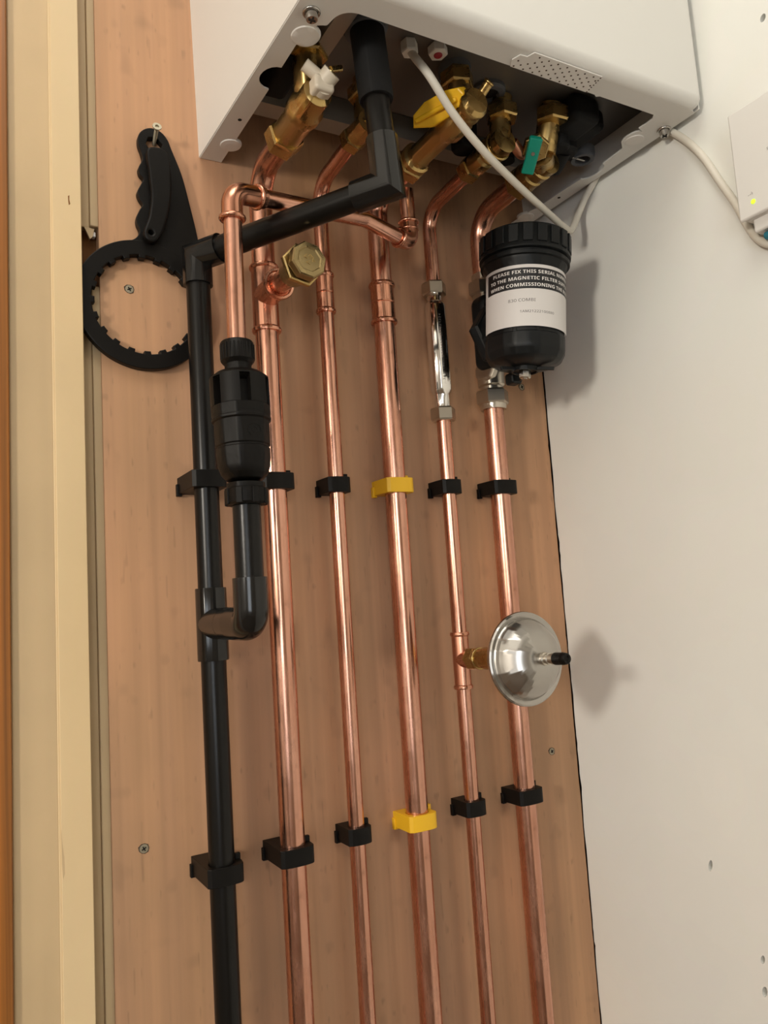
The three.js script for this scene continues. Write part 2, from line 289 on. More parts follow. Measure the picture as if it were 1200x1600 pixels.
// ---------------------------------------------------------------- boiler
const BY = 0.4385;                                  // underside of the casing
const boiler = thing('boiler', 'white box boiler hanging at the top, its open underside full of valves', 'boiler', [0.43, BY, 0]);
const tilt = g => { g.translate(-0.43, -BY, 0); g.rotateZ(0.0155); g.translate(0.43, BY, 0); return g; };
{
  const top = BY + 0.70, b = (n, g, m, l) => part(boiler, n, Array.isArray(g) ? g.map(tilt) : tilt(g), m, l);
  // side panels narrow slightly toward the front on the left
  const left = extrude(shapeOf([[0.2262, 0], [0.2278, 0], [0.2348, -0.258], [0.2332, -0.258]]), 0.70); left.rotateX(-Math.PI / 2); left.translate(0, BY, 0);
  b('side_panel', left, M.white);
  b('side_panel', box(0.6335, 0.635, BY, top, 0, 0.255), M.white);
  b('top_panel', box(0.2275, 0.635, top - 0.002, top, 0, 0.25), M.white);
  b('front_panel', rbox(0.2332, 0.635, BY - 0.00075, top + 0.002, 0.229, 0.2615, 0.0098, 6), M.white);
  // folded bottom rim with cutouts
  const inner = [[0.2483, 0.0008], [0.2498, 0.123]];
  for (let k = 0; k <= 10; k++) { const a = k / 10 * Math.PI; inner.push([0.2490 - Math.sin(a) * 0.0125, 0.1383 - Math.cos(a) * 0.0150]); }
  inner.push([0.2492, 0.1815], [0.2515, 0.196], [0.2555, 0.2085]);
  for (let k = 0; k <= 4; k++) { const a = k / 4 * Math.PI / 2; inner.push([0.2595 + 0.003 * Math.sin(a), 0.2105 + 0.0025 * (1 - Math.cos(a))]); }
  for (let k = 1; k <= 8; k++) { const a = k / 8 * Math.PI / 2; inner.push([0.2795 - 0.016 * Math.cos(a), 0.2175 + 0.0145 * Math.sin(a)]); }
  inner.push([0.5210, 0.2318], [0.5245, 0.2298], [0.5275, 0.2318], [0.598, 0.2318], [0.6025, 0.2265], [0.6035, 0.218], [0.6025, 0.2095]);
  for (let k = 0; k <= 6; k++) { const a = -Math.PI / 2 + k / 6 * Math.PI * 0.75; inner.push([0.6115 - 0.0095 * Math.cos(a * 0.9), 0.1945 - 0.013 * Math.sin(a)]); }
  inner.push([0.6155, 0.176], [0.6175, 0.147]);
  for (let k = 0; k <= 10; k++) { const a = k / 10 * Math.PI; inner.push([0.6175 + Math.sin(a) * 0.009, 0.1305 + Math.cos(a) * 0.0165]); }
  inner.push([0.6172, 0.113], [0.6150, 0.045], [0.6120, 0.035], [0.6120, 0.0008]);
  const outer = [[0.6330, 0.0008], [0.6342, 0.249], [0.630, 0.2515], [0.238, 0.2515], [0.2335, 0.248], [0.2270, 0.0008]];
  const rim = shapeOf([...inner, ...outer].map(p => [p[0], -p[1]]).reverse());
  const rg = extrude(rim, 0.0014, 0, 8); rg.rotateX(-Math.PI / 2); rg.translate(0, BY - 0.0008, 0);
  b('bottom_rim', rg, M.white);
  // plastic plugs, screws and small holes in the rim
  const plug = (x, z, r) => b('plug', turned([[0, -0.0035], [r * 0.55, -0.003], [r * 0.9, -0.0016], [r, 0], [r, 0.0012], [0, 0.0012]], V(x, BY, z), UP, 32), M.whitePlastic);
  plug(0.2520, 0.1945, 0.0120); plug(0.2470, 0.0325, 0.0105); plug(0.6145, 0.1930, 0.0100); plug(0.6170, 0.022, 0.0105);
  const rimScrew = (x, z) => { const s = b('screw', [turned([[0, -0.006], [0.0042, -0.0055], [0.0048, -0.003], [0.0046, 0], [0, 0]], V(x, BY - 0.002, z), UP, 24), ringBead(V(x, BY - 0.0016, z), UP, 0.0058, 0.0011)], M.steel); part(s, 'slot', [box(x - 0.0028, x + 0.0028, BY - 0.0083, BY - 0.0075, z - 0.0005, z + 0.0005), box(x - 0.0005, x + 0.0005, BY - 0.0083, BY - 0.0075, z - 0.0028, z + 0.0028)].map(tilt), M.dark); };
  rimScrew(0.2455, 0.2195); rimScrew(0.6280, 0.2185);
  for (const [x, z] of [[0.2415, 0.0738], [0.6225, 0.0737]]) b('pilot_hole', turned(solid(0.0018, 0.0004, 0.0001), V(x, BY - 0.0013, z), UP, 16), M.dark);
  // perforated tag on the front lip
  const tg = extrude(shapeOf([[0.4230, -0.2325], [0.5110, -0.2325], [0.5075, -0.2545], [0.4310, -0.2545], [0.4285, -0.2480], [0.4215, -0.2475], [0.4190, -0.2400]]), 0.0012, 0.0003); tg.rotateX(-Math.PI / 2); tg.translate(0, BY - 0.0022, 0);
  const tag = b('perforated_tag', tg, M.whitePlastic);
  const dots = []; for (let j = 0; j < 6; j++) for (let i = 0; i < 9; i++) { const x = 0.4250 + i * 0.0102 + (j % 2) * 0.0051 - j * 0.0003, z = 0.2345 + j * 0.0034; if (x < 0.5065 && !(x < 0.436 && z > 0.2415)) dots.push([x, z, 0.0008]); }
  for (let i = 0; i < 7; i++) dots.push([0.5095 - i * 0.0004, 0.2335 + i * 0.0032, 0.0007]);
  for (const [x, z, r] of dots) part(tag, 'perforation', tilt(turned([[0, 0], [r, 0], [r, 0.0004], [0, 0.0004]], V(x, BY - 0.00245, z), UP, 10)), M.darkBrown);
  // inner chassis
  b('chassis_plate', [box(0.2362, 0.6325, 0.4740, 0.4755, 0.092, 0.231), box(0.2362, 0.6325, 0.4740, 0.486, 0.0905, 0.092)], M.chassis);
  b('wall_bracket', [box(0.235, 0.63, 0.4740, 0.4756, 0.036, 0.054), box(0.235, 0.63, 0.474, 0.50, 0.0345, 0.036), box(0.235, 0.63, 0.474, 0.50, 0.054, 0.0553)], M.galv);
  b('rear_cover', box(0.2312, 0.6325, 0.51, 0.512, 0.0005, 0.092), M.chassis);
  // fittings in the chassis plate
  const gr = (n, x, z, r, h, mat, hole = true, y = 0.474) => { const g = b(n, turned([[r * 0.55, 0], [r * 0.6, -h], [r * 0.9, -h], [r, -h * 0.6], [r, 0]], V(x, y, z), UP, 32), mat); if (hole) part(g, 'bore', tilt(turned([[0, -h * 0.4], [r * 0.58, -h * 0.4]], V(x, y, z), UP, 32)), M.dark); };
  gr('grommet', 0.310, 0.1890, 0.0190, 0.012, M.grommet, false); gr('grommet', 0.4622, 0.1560, 0.0165, 0.006, M.grommet); gr('grommet', 0.4140, 0.1690, 0.0150, 0.009, M.grommet, false);
  gr('grommet', 0.6040, 0.1320, 0.0135, 0.012, M.grommet, true, 0.459);
  b('cable_gland', hexNut(V(0.3575, 0.463, 0.1815), UP, 0.013, 0.011, 0.2), M.whitePlastic);
  const n2 = b('sensor_nut', hexNut(V(0.3837, 0.466, 0.1865), UP, 0.015, 0.008, 0.1), M.whitePlastic); part(n2, 'sensor_button', tilt(turned(solid(0.0038, 0.002), V(0.3837, 0.4648, 0.1865), UP, 20)), M.red);
  b('inner_flange', [rbox(0.2775, 0.2925, 0.4590, 0.4602, 0.150, 0.2305, 0.0005, 1), box(0.2775, 0.2787, 0.4592, 0.474, 0.150, 0.2305)], M.galv);
  // black plastic pump outlet block beside the return valve
  const blk = b('pump_block', [rbox(0.538, 0.574, 0.446, 0.474, 0.138, 0.192, 0.008), turned([[0, 0], [0.012, 0], [0.0150, 0.003], [0.0150, 0.034], [0, 0.034]], V(0.566, 0.438, 0.142)), turned([[0, 0], [0.007, 0], [0.0095, 0.002], [0.0095, 0.02], [0, 0.02]], V(0.550, 0.434, 0.155)), rbox(0.566, 0.592, 0.450, 0.474, 0.128, 0.180, 0.007), rod(V(0.566, 0.447, 0.142), V(0.572, 0.440, 0.118), 0.0115)], M.rubber);
  part(blk, 'spring_clip', tilt(rbox(0.588, 0.6075, 0.447, 0.4485, 0.130, 0.1325, 0.0006)), M.steel);
  b('drain_stub', turned([[0, 0], [0.011, 0], [0.013, 0.003], [0.013, 0.03], [0, 0.03]], V(0.462, 0.436, 0.112), V(0.0, 1, 0.1)), M.rubber);
  b('drain_stub', turned([[0, 0], [0.0085, 0], [0.0085, 0.040], [0, 0.040]], V(0.512, 0.434, 0.116)), M.rubber);
  b('corner_loom', [rbox(0.252, 0.276, 0.449, 0.472, 0.095, 0.150, 0.006)], M.rubber);
}

// ---------------------------------------------------------------- copper pipework
const YB = YF;                                    // pipes run on below the frame
const PX = { flow: [0.2745, 0.032, 0.011], hot: [0.344, 0.020, 0.0075], gas: [0.411, 0.020, 0.011], cold: [0.477, 0.020, 0.0075], ret: [0.546, 0.020, 0.011] };
const Z1 = V(0, 0, 1);
function bead(g, x, y, z, r) { g.push(ringBead(V(x, y, z), UP, r + 0.0006, 0.0016)); }
function sleeve(x, y0, y1, z, r, mid = true) {       // soldered coupling with rolled ends
  const R = r + 0.0013, q = r * 0.12 + 0.0004, pr = [[r * 0.9, 0], [R + q * 0.6, 0], [R + q, 0.0012], [R + q, 0.0026], [R + q * 0.6, 0.0038], [R, 0.0044]], h = y1 - y0;
  if (mid) pr.push([R, h / 2 - 0.001], [R - 0.0008, h / 2], [R, h / 2 + 0.001]);
  pr.push([R, h - 0.0044], [R + q * 0.6, h - 0.0038], [R + q, h - 0.0026], [R + q, h - 0.0012], [R + q * 0.6, h], [r * 0.9, h]);
  return turned(pr, V(x, y0, z), UP, 36);
}
function pipeRun(key, label, y, yEnd, zEnd, R) {
  const [x, z, r] = PX[key]; const t = thing('copper_pipe', label, 'pipe', [x, YB, z], 'copper pipes running down the board');
  part(t, 'tube', sweep([V(x, YB, z), V(x, y, z), V(x, yEnd, zEnd)], R, r, 32, 4), M.copper); return t;
}
{
  // flow pipe with a capped tee
  const [x, z, r] = PX.flow;
  const t = pipeRun('flow', 'copper pipe nearest the black waste pipe, with a brass capped tee', 0.4105, 0.4125, 0.095, 0.030);
  const tee = part(t, 'tee', [sleeve(x, 0.2545, 0.3195, z, r, false), turned([[0.0120, 0], [0.0120, 0.028], [0.0132, 0.0295], [0.0144, 0.0310], [0.0148, 0.0330], [0.0142, 0.0352], [0.0122, 0.0355], [0.0112, 0.0340], [0.0090, 0.0330]], V(x, 0.289, z), Z1, 36), turned([[0.0094, 0], [0.0094, 0.055]], V(x, 0.288, z + 0.02), Z1, 36)], M.fitting);
  const sleeveBody = turned([[0.0094, 0], [0.0120, 0], [0.0135, 0.008], [0.0145, 0.018], [0.0150, 0.020], [0.0150, 0.022], [0.0130, 0.023]], V(x, 0.2865, 0.095), Z1, 32);
  part(t, 'cap_body', sleeveBody, M.oldBrass);
  part(t, 'flange_nut', hexNut(V(x, 0.2855, 0.1145), Z1, 0.0325, 0.0050, 0.3), M.brass);
  const cap = part(t, 'cap', [turned([[0.0, 0], [0.0145, 0], [0.0145, 0.0016], [0.0158, 0.0020], [0.0161, 0.0030], [0.0161, 0.010], [0.0150, 0.0114], [0.0112, 0.0116], [0.0102, 0.0106], [0, 0.0106]], V(x, 0.2845, 0.1215), Z1, 8, true, 0.2)], M.oldBrass);
  // embossed marks on the cap
  const E = [[-0.0035, 0.003, 0.004, 0.8], [-0.0028, 0.0012, 0.003, -0.6], [0.0002, 0.0035, 0.003, 0.9], [0.0022, 0.0035, 0.003, -0.9], [0.0012, 0.0015, 0.002, 1.57], [-0.0015, -0.002, 0.004, 0.5], [-0.0008, -0.0036, 0.003, -0.5], [0.0036, 0.0012, 0.003, 1.2], [0.0044, -0.0006, 0.0028, -0.8], [0.003, -0.0008, 0.0025, 1.4]];
  part(cap, 'embossed_mark', E.map(([a, b, l, q]) => { const g = rbox(-l / 2, l / 2, -0.00035, 0.00035, 0, 0.0007, 0.0002, 1); g.rotateZ(q); g.translate(x + a, 0.2845 + b, 0.1319); return g; }), M.brass);
}
{
  const [x, z, r] = PX.hot;
  const t = pipeRun('hot', 'thin copper pipe between the capped tee pipe and the yellow clipped pipe', 0.4205, 0.4275, 0.098, 0.026);
  part(t, 'coupling', sleeve(x, 0.2865, 0.3275, z, r), M.fitting);
}
{
  const [x, z, r] = PX.gas;
  const t = pipeRun('gas', 'thick copper pipe held by two yellow clips', 0.4215, 0.4225, 0.11, 0.020);
  part(t, 'coupling', sleeve(x, 0.2835, 0.3270, z, r), M.fitting);
}
{
  const [x, z, r] = PX.cold;
  const t = pipeRun('cold', 'thin copper pipe with the chrome scale reducer and the round steel vessel on it', 0.4205, 0.4265, 0.105, 0.026);
  part(t, 'tee', [sleeve(x, -0.0985, -0.0405, z, r, false), turned([[0.0086, 0], [0.0086, 0.016], [0.0096, 0.0166], [0.0096, 0.0186], [0.0086, 0.0192], [0.0072, 0.0192]], V(x, -0.0685, z), Z1, 32)], M.fitting);
}
{
  const t = pipeRun('ret', 'thick copper pipe nearest the white wall, with the black filter on it', 0.4265, 0.4305, 0.095, 0.032);
}
// relief pipe: out of the boiler, across behind the black pipe, down into the waste trap
{
  const A0 = V(0.211, 0.333, 0.127), B = V(0.360, 0.361, 0.080), C = V(0.4243, 0.357, 0.0595), r = 0.0075;
  const t = thing('relief_pipe', 'bent copper relief pipe passing behind the black pipe and dropping into the black trap', 'pipe', [0.211, 0.205, 0.128]);
  part(t, 'tube', [sweep([V(0.211, 0.195, 0.1225), A0, B, C, V(0.4225, 0.4125, 0.0615)], 0.0135, r, 28, 4)], M.copper);
  const d = B.clone().sub(A0).normalize(), dn = V(0, -1, -0.04).normalize();
  const el = sweep([A0.clone().addScaledVector(dn, 0.024), A0, A0.clone().addScaledVector(d, 0.027)], 0.0135, r + 0.0012, 32);
  part(t, 'elbow', [el, ringBead(A0.clone().addScaledVector(dn, 0.022), dn, r + 0.0014, 0.0021), ringBead(A0.clone().addScaledVector(d, 0.0265), d, r + 0.0014, 0.0019), turned([[r, 0], [r + 0.0012, 0], [r + 0.0012, 0.006], [r, 0.006]], A0.clone().addScaledVector(d, 0.027), d)], M.fitting);
  const e = B.clone().sub(C).normalize();
  part(t, 'elbow', [sweep([C.clone().addScaledVector(e, 0.018), C, C.clone().add(V(0, 0.024, 0))], 0.0095, r + 0.0013, 32), ringBead(C.clone().addScaledVector(e, 0.017), e, r + 0.0014, 0.0018), ringBead(C.clone().add(V(0, 0.022, 0)), UP, r + 0.0014, 0.0018), ringBead(C.clone().add(V(0, 0.014, 0)), UP, r + 0.0010, 0.0014)], M.fitting);
}

// ---------------------------------------------------------------- boiler valves
const NEG = V(0, 0, -1);
{
  // flow valve with white tap
  const x = 0.2745, y = 0.4130;
  const t = thing('isolating_valve', 'brass valve with a small white tap at the left of the boiler underside', 'valve', [x, 0.474, 0.145]);
  part(t, 'valve_body', [turned([[0.0112, 0], [0.0128, 0], [0.0135, 0.004], [0.0135, 0.030], [0.0155, 0.034], [0.0155, 0.044], [0.0125, 0.050], [0.0125, 0.066], [0.006, 0.070], [0, 0.070]], V(x, y, 0.100), Z1, 36), turned([[0.0105, 0], [0.0125, 0.004], [0.0125, 0.05], [0.0105, 0.055]], V(x, 0.420, 0.150), UP, 32)], M.brass);
  part(t, 'compression_nut', hexNut(V(x, y - 0.0003, 0.086), Z1, 0.0295, 0.017, 0.25), M.brass);
  part(t, 'union_nut', hexNut(V(x, 0.452, 0.150), UP, 0.031, 0.014, 0.2), M.brass);
  const tap = part(t, 'tap', [rod(V(x + 0.001, y + 0.001, 0.160), V(x + 0.001, y + 0.001, 0.1755), 0.0088), rbox(x - 0.0085, x + 0.0088, y - 0.0065, y + 0.0068, 0.163, 0.180, 0.003), rod(V(x + 0.002, y + 0.004, 0.1745), V(x + 0.006, y + 0.009, 0.1815), 0.0078), rod(V(x + 0.000, y + 0.006, 0.1740), V(x - 0.0150, y + 0.014, 0.1745), 0.0052)], M.knob);
  part(tap, 'tap_screw', turned([[0, 0], [0.0044, 0], [0.0044, 0.0012], [0, 0.0012]], V(x + 0.0056, y + 0.0085, 0.1812), V(0.46, 0.5, 0.75)), M.oldBrass);
  part(t, 'bleed_screw', [rod(V(x + 0.012, y + 0.022, 0.168), V(x + 0.022, y + 0.026, 0.168), 0.0026)], M.brass);
}
{
  const x = 0.344, y = 0.4280;
  const t = thing('isolating_valve', 'small brass union half hidden behind the black upright pipe', 'valve', [x, 0.474, 0.12]);
  part(t, 'compression_nut', hexNut(V(x, y, 0.090), V(0, 0.03, 1), 0.0215, 0.013, 0.2), M.brass);
  part(t, 'valve_body', [turned([[0.0075, 0], [0.0095, 0], [0.0105, 0.004], [0.0105, 0.026], [0, 0.026]], V(x, y, 0.102), Z1, 32), rod(V(x, y, 0.120), V(x, 0.474, 0.122), 0.0095)], M.brass);
  part(t, 'union_nut', hexNut(V(x, 0.452, 0.121), UP, 0.025, 0.013, 0.1), M.brass);
}
{
  const x = 0.411, y = 0.4225;
  const t = thing('gas_valve', 'brass gas valve with a yellow wing handle under the boiler', 'valve', [x, 0.474, 0.17]);
  part(t, 'compression_nut', [hexNut(V(x, y, 0.0825), Z1, 0.030, 0.015, 0.3)], M.brass);
  part(t, 'valve_body', [turned([[0.0112, 0], [0.0135, 0], [0.0152, 0.002], [0.0152, 0.007], [0.0130, 0.009], [0.0118, 0.012], [0.0112, 0.014], [0.0112, 0.052], [0.0125, 0.056], [0.0145, 0.060], [0.0145, 0.078], [0.0125, 0.082], [0.0125, 0.086], [0.0135, 0.088], [0.0135, 0.091], [0.0125, 0.093], [0.0125, 0.095], [0.0135, 0.097], [0.0135, 0.100], [0.011, 0.104], [0, 0.104]], V(x, y, 0.0965), Z1, 36), rod(V(x, y, 0.176), V(x + 0.002, 0.474, 0.172), 0.0105)], M.brass);
  part(t, 'union_nut', hexNut(V(x + 0.002, 0.452, 0.172), UP, 0.0265, 0.015, 0.2), M.brass);
  part(t, 'test_point', [rod(V(x + 0.008, y + 0.008, 0.190), V(x + 0.012, y + 0.018, 0.204), 0.0042), ringBead(V(x + 0.012, y + 0.018, 0.204), V(0.3, 0.6, 0.9), 0.0036, 0.0014)], M.brass);
  // yellow wing handle: hub with two flat wings
  const w = shapeOf([[-0.0235, -0.003], [-0.0205, 0.0045], [-0.009, 0.0085], [0.009, 0.0085], [0.0190, 0.006], [0.0215, 0.0015], [0.0195, -0.004], [0.008, -0.0075], [-0.010, -0.0080]]);
  const wing = extrude(w, 0.011, 0.0012); wing.translate(0, 0, -0.004);
  const rib = rbox(-0.019, 0.016, -0.0016, 0.0016, 0.003, 0.0105, 0.0014);
  const handle = [wing, rib].map(g => { g.scale(1.3, 1.3, 1.1); g.applyMatrix4(new THREE.Matrix4().makeBasis(...(() => { const a = V(0.32, -0.02, 0.95).normalize(), c = V(-0.80, -0.45, 0.27); c.addScaledVector(a, -c.dot(a)).normalize(); return [a, c.clone().cross(a), c]; })())); g.translate(x - 0.0150, y + 0.0065, 0.1700); return g; });
  const h = part(t, 'wing_handle', handle, M.yellow); 
  part(t, 'spindle', rod(V(x, y, 0.165), V(x - 0.016, y + 0.002, 0.165), 0.005), M.brass);
}
{
  const x = 0.477, y = 0.4272;
  const t = thing('isolating_valve', 'brass cold inlet valve behind the white cable, right of the yellow handle', 'valve', [x, 0.474, 0.15]);
  part(t, 'compression_nut', hexNut(V(x, y, 0.092), V(0, 0.03, 1), 0.0225, 0.015, 0.4), M.brass);
  part(t, 'valve_body', [turned([[0.0075, 0], [0.010, 0], [0.0115, 0.003], [0.0115, 0.018], [0.0095, 0.021], [0.0095, 0.026], [0.0125, 0.029], [0.0125, 0.036], [0.0105, 0.039], [0.0125, 0.042], [0.0125, 0.050], [0, 0.052]], V(x, y, 0.107), Z1, 32), rod(V(x, y, 0.148), V(x + 0.004, 0.474, 0.152), 0.0105)], M.brass);
  part(t, 'collar', [ringBead(V(x, y, 0.134), Z1, 0.0125, 0.0016), ringBead(V(x, y, 0.145), Z1, 0.0128, 0.0018)], M.brass);
  part(t, 'union_nut', hexNut(V(x + 0.003, 0.450, 0.152), UP, 0.027, 0.014, 0.5), M.brass);
}
{
  const x = 0.546, y = 0.4305;
  const t = thing('isolating_valve', 'brass return valve with a green lever at the right of the boiler underside', 'valve', [x, 0.474, 0.16]);
  part(t, 'compression_nut', hexNut(V(x, y, 0.088), Z1, 0.0295, 0.016, 0.2), M.brass);
  part(t, 'valve_body', [turned([[0.0112, 0], [0.0130, 0], [0.0140, 0.003], [0.0140, 0.012], [0.0122, 0.014], [0.0140, 0.017], [0.0140, 0.026], [0.0122, 0.028], [0.0135, 0.031], [0.0135, 0.038], [0, 0.040]], V(x, y, 0.104), Z1, 36), rod(V(x - 0.014, y, 0.150), V(x - 0.012, 0.474, 0.165), 0.0115), rod(V(x - 0.004, y, 0.136), V(x - 0.018, y - 0.001, 0.150), 0.0125)], M.brass);
  part(t, 'union_nut', hexNut(V(x - 0.014, 0.452, 0.165), V(0.05, 1, 0.1), 0.030, 0.015, 0.35), M.brass);
  part(t, 'gland', [hexNut(V(0.514, 0.4295, 0.157), V(-0.35, -0.8, 0.5), 0.0235, 0.008, 0.2)], M.brass);
  const c = V(-0.35, -0.8, 0.5).normalize(), a = V(-0.25, 0.55, 0.78); a.addScaledVector(c, -a.dot(c)).normalize(); const bz = a.clone().cross(c);
  const lev = rbox(-0.0265, 0.0085, 0, 0.0035, -0.0062, 0.0062, 0.0014); const lev2 = rbox(-0.010, 0.0085, -0.005, 0.001, -0.006, 0.006, 0.002);
  const mm = new THREE.Matrix4().makeBasis(a, c, bz); const at = V(0.5065, 0.4240, 0.1640);
  const lv = part(t, 'lever', [lev, lev2].map(g => { g.applyMatrix4(mm); g.translate(at.x, at.y, at.z); return g; }), M.green);
  part(lv, 'lever_screw', turned([[0, 0], [0.0022, 0], [0.0018, 0.0009], [0, 0.0012]], at.clone().addScaledVector(c, 0.0033).addScaledVector(a, -0.006), c, 16), M.steel);
  part(t, 'filling_link', [sweep([V(0.492, 0.432, 0.150), V(0.505, 0.424, 0.147), V(0.522, 0.434, 0.150)], 0.006, 0.0055, 20)], M.fitting);
}

// ---------------------------------------------------------------- black waste pipework
const WX = 0.209, WZ = 0.036;
{
  const t = thing('waste_pipe', 'tall black plastic waste pipe at the left, elbowed across to the boiler', 'pipe', [WX, YB, WZ]);
  const E = V(0.3174, 0.3268, 0.195), T = V(WX, 0.3165, WZ), G = V(0.3095, 0.476, 0.190), r = 0.01075;
  part(t, 'pipe', [rod(V(WX, YB, WZ), V(WX, 0.300, WZ), r)], M.blackPipe);
  const d = E.clone().sub(T).normalize(), u = G.clone().sub(E).normalize();
  part(t, 'pipe', rod(T.clone().addScaledVector(d, 0.02), E.clone().addScaledVector(d, -0.02), r), M.blackPipe);
  part(t, 'pipe', rod(E.clone().addScaledVector(u, 0.02), G, r), M.blackPipe);
  const el = (c, a, b, la, lb) => [mitre(c.clone().addScaledVector(a, la), c, c.clone().addScaledVector(b, lb), 0.0131), turned([[r * 0.9, 0], [0.0131, 0]], c.clone().addScaledVector(a, la), a), turned([[r * 0.9, 0], [0.0131, 0]], c.clone().addScaledVector(b, lb), b)];
  part(t, 'elbow', el(T, V(0, -1, 0), d, 0.0270, 0.0270), M.blackGloss);
  part(t, 'elbow', el(E, d.clone().negate(), u, 0.0290, 0.0400), M.blackGloss);
  part(t, 'rubber_connector', turned([[r, 0], [0.0135, 0], [0.0142, 0.002], [0.0142, 0.075], [r, 0.075]], E.clone().addScaledVector(u, 0.073), u, 36), M.rubber);
  // swept tee that takes the trap
  part(t, 'tee', [turned([[r * 0.9, 0], [0.0131, 0], [0.0133, 0.001], [0.0133, 0.0605], [0.0131, 0.0615], [r * 0.9, 0.0615]], V(WX, -0.0435, WZ), UP, 36), rod(V(WX, -0.0125, WZ), V(WX + 0.0007, -0.0125, 0.075), 0.0131), turned([[r, 0], [0.0133, 0], [0.0133, 0.0015], [r, 0.0015]], V(WX + 0.0007, -0.0125, 0.0745), Z1)], M.blackGloss);
}
{
  const x = 0.211, z = 0.128, r = 0.0109;
  const t = thing('waste_trap', 'black ribbed waste trap with a copper pipe dropping into its top', 'trap', [x, -0.026, z]);
  const ax = V(0, 1, -0.045).normalize();   // leans back a little toward the top
  const at = y => V(x, y, z - (y - 0.09) * 0.045);
  part(t, 'top_nut', [turned([[0.0078, 0], [0.0108, 0], [0.0132, 0.003], [0.0132, 0.0175], [0.0126, 0.0185], [0.0078, 0.0185]], at(0.1900), ax, 40), ...Array.from({ length: 24 }, (_, k) => { const a = k / 24 * Math.PI * 2, p = at(0.194); return rod(p.clone().add(V(Math.cos(a) * 0.0131, 0, Math.sin(a) * 0.0131)), p.clone().add(V(Math.cos(a) * 0.0131, 0.012, Math.sin(a) * 0.0131)), 0.0006, 6); })], M.blackMatte);
  part(t, 'neck', turned([[0.0095, 0], [0.0105, 0.001], [0.0105, 0.010], [0.0095, 0.011]], at(0.1805), ax, 36), M.blackMatte);
  const bodyProfile = [[0.0, 0.0], [0.010, 0.0005], [0.0145, 0.002], [0.0180, 0.006], [0.0200, 0.012], [0.0207, 0.019], [0.0208, 0.0255], [0.0202, 0.0262], [0.0202, 0.0275], [0.0211, 0.0284], [0.0215, 0.0470], [0.0228, 0.0482], [0.0231, 0.0497], [0.0226, 0.0508], [0.0226, 0.0520], [0.0229, 0.0530], [0.0230, 0.0590], [0.0165, 0.0600], [0.0165, 0.0780], [0.0216, 0.0810], [0.0190, 0.0850], [0.009, 0.0860], [0.0, 0.0860]];
  const body = part(t, 'trap_body', turned(bodyProfile, at(0.0955), ax, 56), M.blackMatte);
  for (let k = 0; k < 6; k++) {                        // castellated skirt of the upper half
    const a0 = k / 6 * Math.PI * 2 - 1.57 + 0.02, s = new THREE.Shape(); s.absarc(0, 0, 0.0231, 0, 0.70, false); s.absarc(0, 0, 0.0160, 0.70, 0, true);
    const g = extrude(s, 0.024, 0.0004, 10); g.rotateX(-Math.PI / 2); g.rotateY(a0); part(t, 'rib', orient(g, at(0.1545), ax), M.blackMatte);
  }
  part(t, 'shoulder', turned([[0.0180, 0], [0.0231, 0], [0.0231, 0.0012], [0.0185, 0.005], [0.0095, 0.0065]], at(0.1770), ax, 56), M.blackMatte);
  part(body, 'moulded_mark', [ringBead(at(0.1330).add(V(0.0, 0, 0.0209)), V(0.0, 0, 1), 0.0052, 0.00035), ringBead(at(0.1330).add(V(0.0, 0, 0.0211)), V(0, 0, 1), 0.0022, 0.0004)].map(g => { g.translate(-x, 0, -(z - (0.133 - 0.09) * 0.045)); g.rotateY(0.12); g.translate(x, 0, z - (0.133 - 0.09) * 0.045); return g; }), M.blackMatte);
  const nut = part(t, 'bottom_nut', turned([[r, 0], [0.0140, 0], [0.0158, 0.002], [0.0158, 0.0125], [0.0148, 0.0135], [0.0148, 0.017], [r, 0.017]], at(0.0775), UP, 40), M.blackMatte);
  for (let k = 0; k < 8; k++) { const a = k / 8 * Math.PI * 2 + 0.1, c = at(0.0778); const g = rbox(-0.0026, 0.0026, 0, 0.0125, -0.001, 0.0012, 0.0008, 2); g.translate(0, 0, 0.0158); g.rotateY(a); g.translate(c.x, c.y, c.z); part(nut, 'grip_rib', g, M.blackMatte); }
  part(t, 'outlet_pipe', rod(V(x, 0.005, z), V(x, 0.085, z), r), M.blackPipe);
  const C = V(x, -0.0125, z);
  part(t, 'elbow', [sweep([C.clone().add(V(0, 0.0345, 0)), C, V(x - 0.0013, -0.0125, 0.094)], 0.0115, 0.0133, 40), turned([[r * 0.9, 0], [0.0133, 0]], V(x, 0.0220, z), UP)], M.blackGloss);
  part(t, 'tail', rod(V(x - 0.0015, -0.0125, 0.096), V(x - 0.0018, -0.0125, 0.0755), 0.0128), M.blackGloss);
}

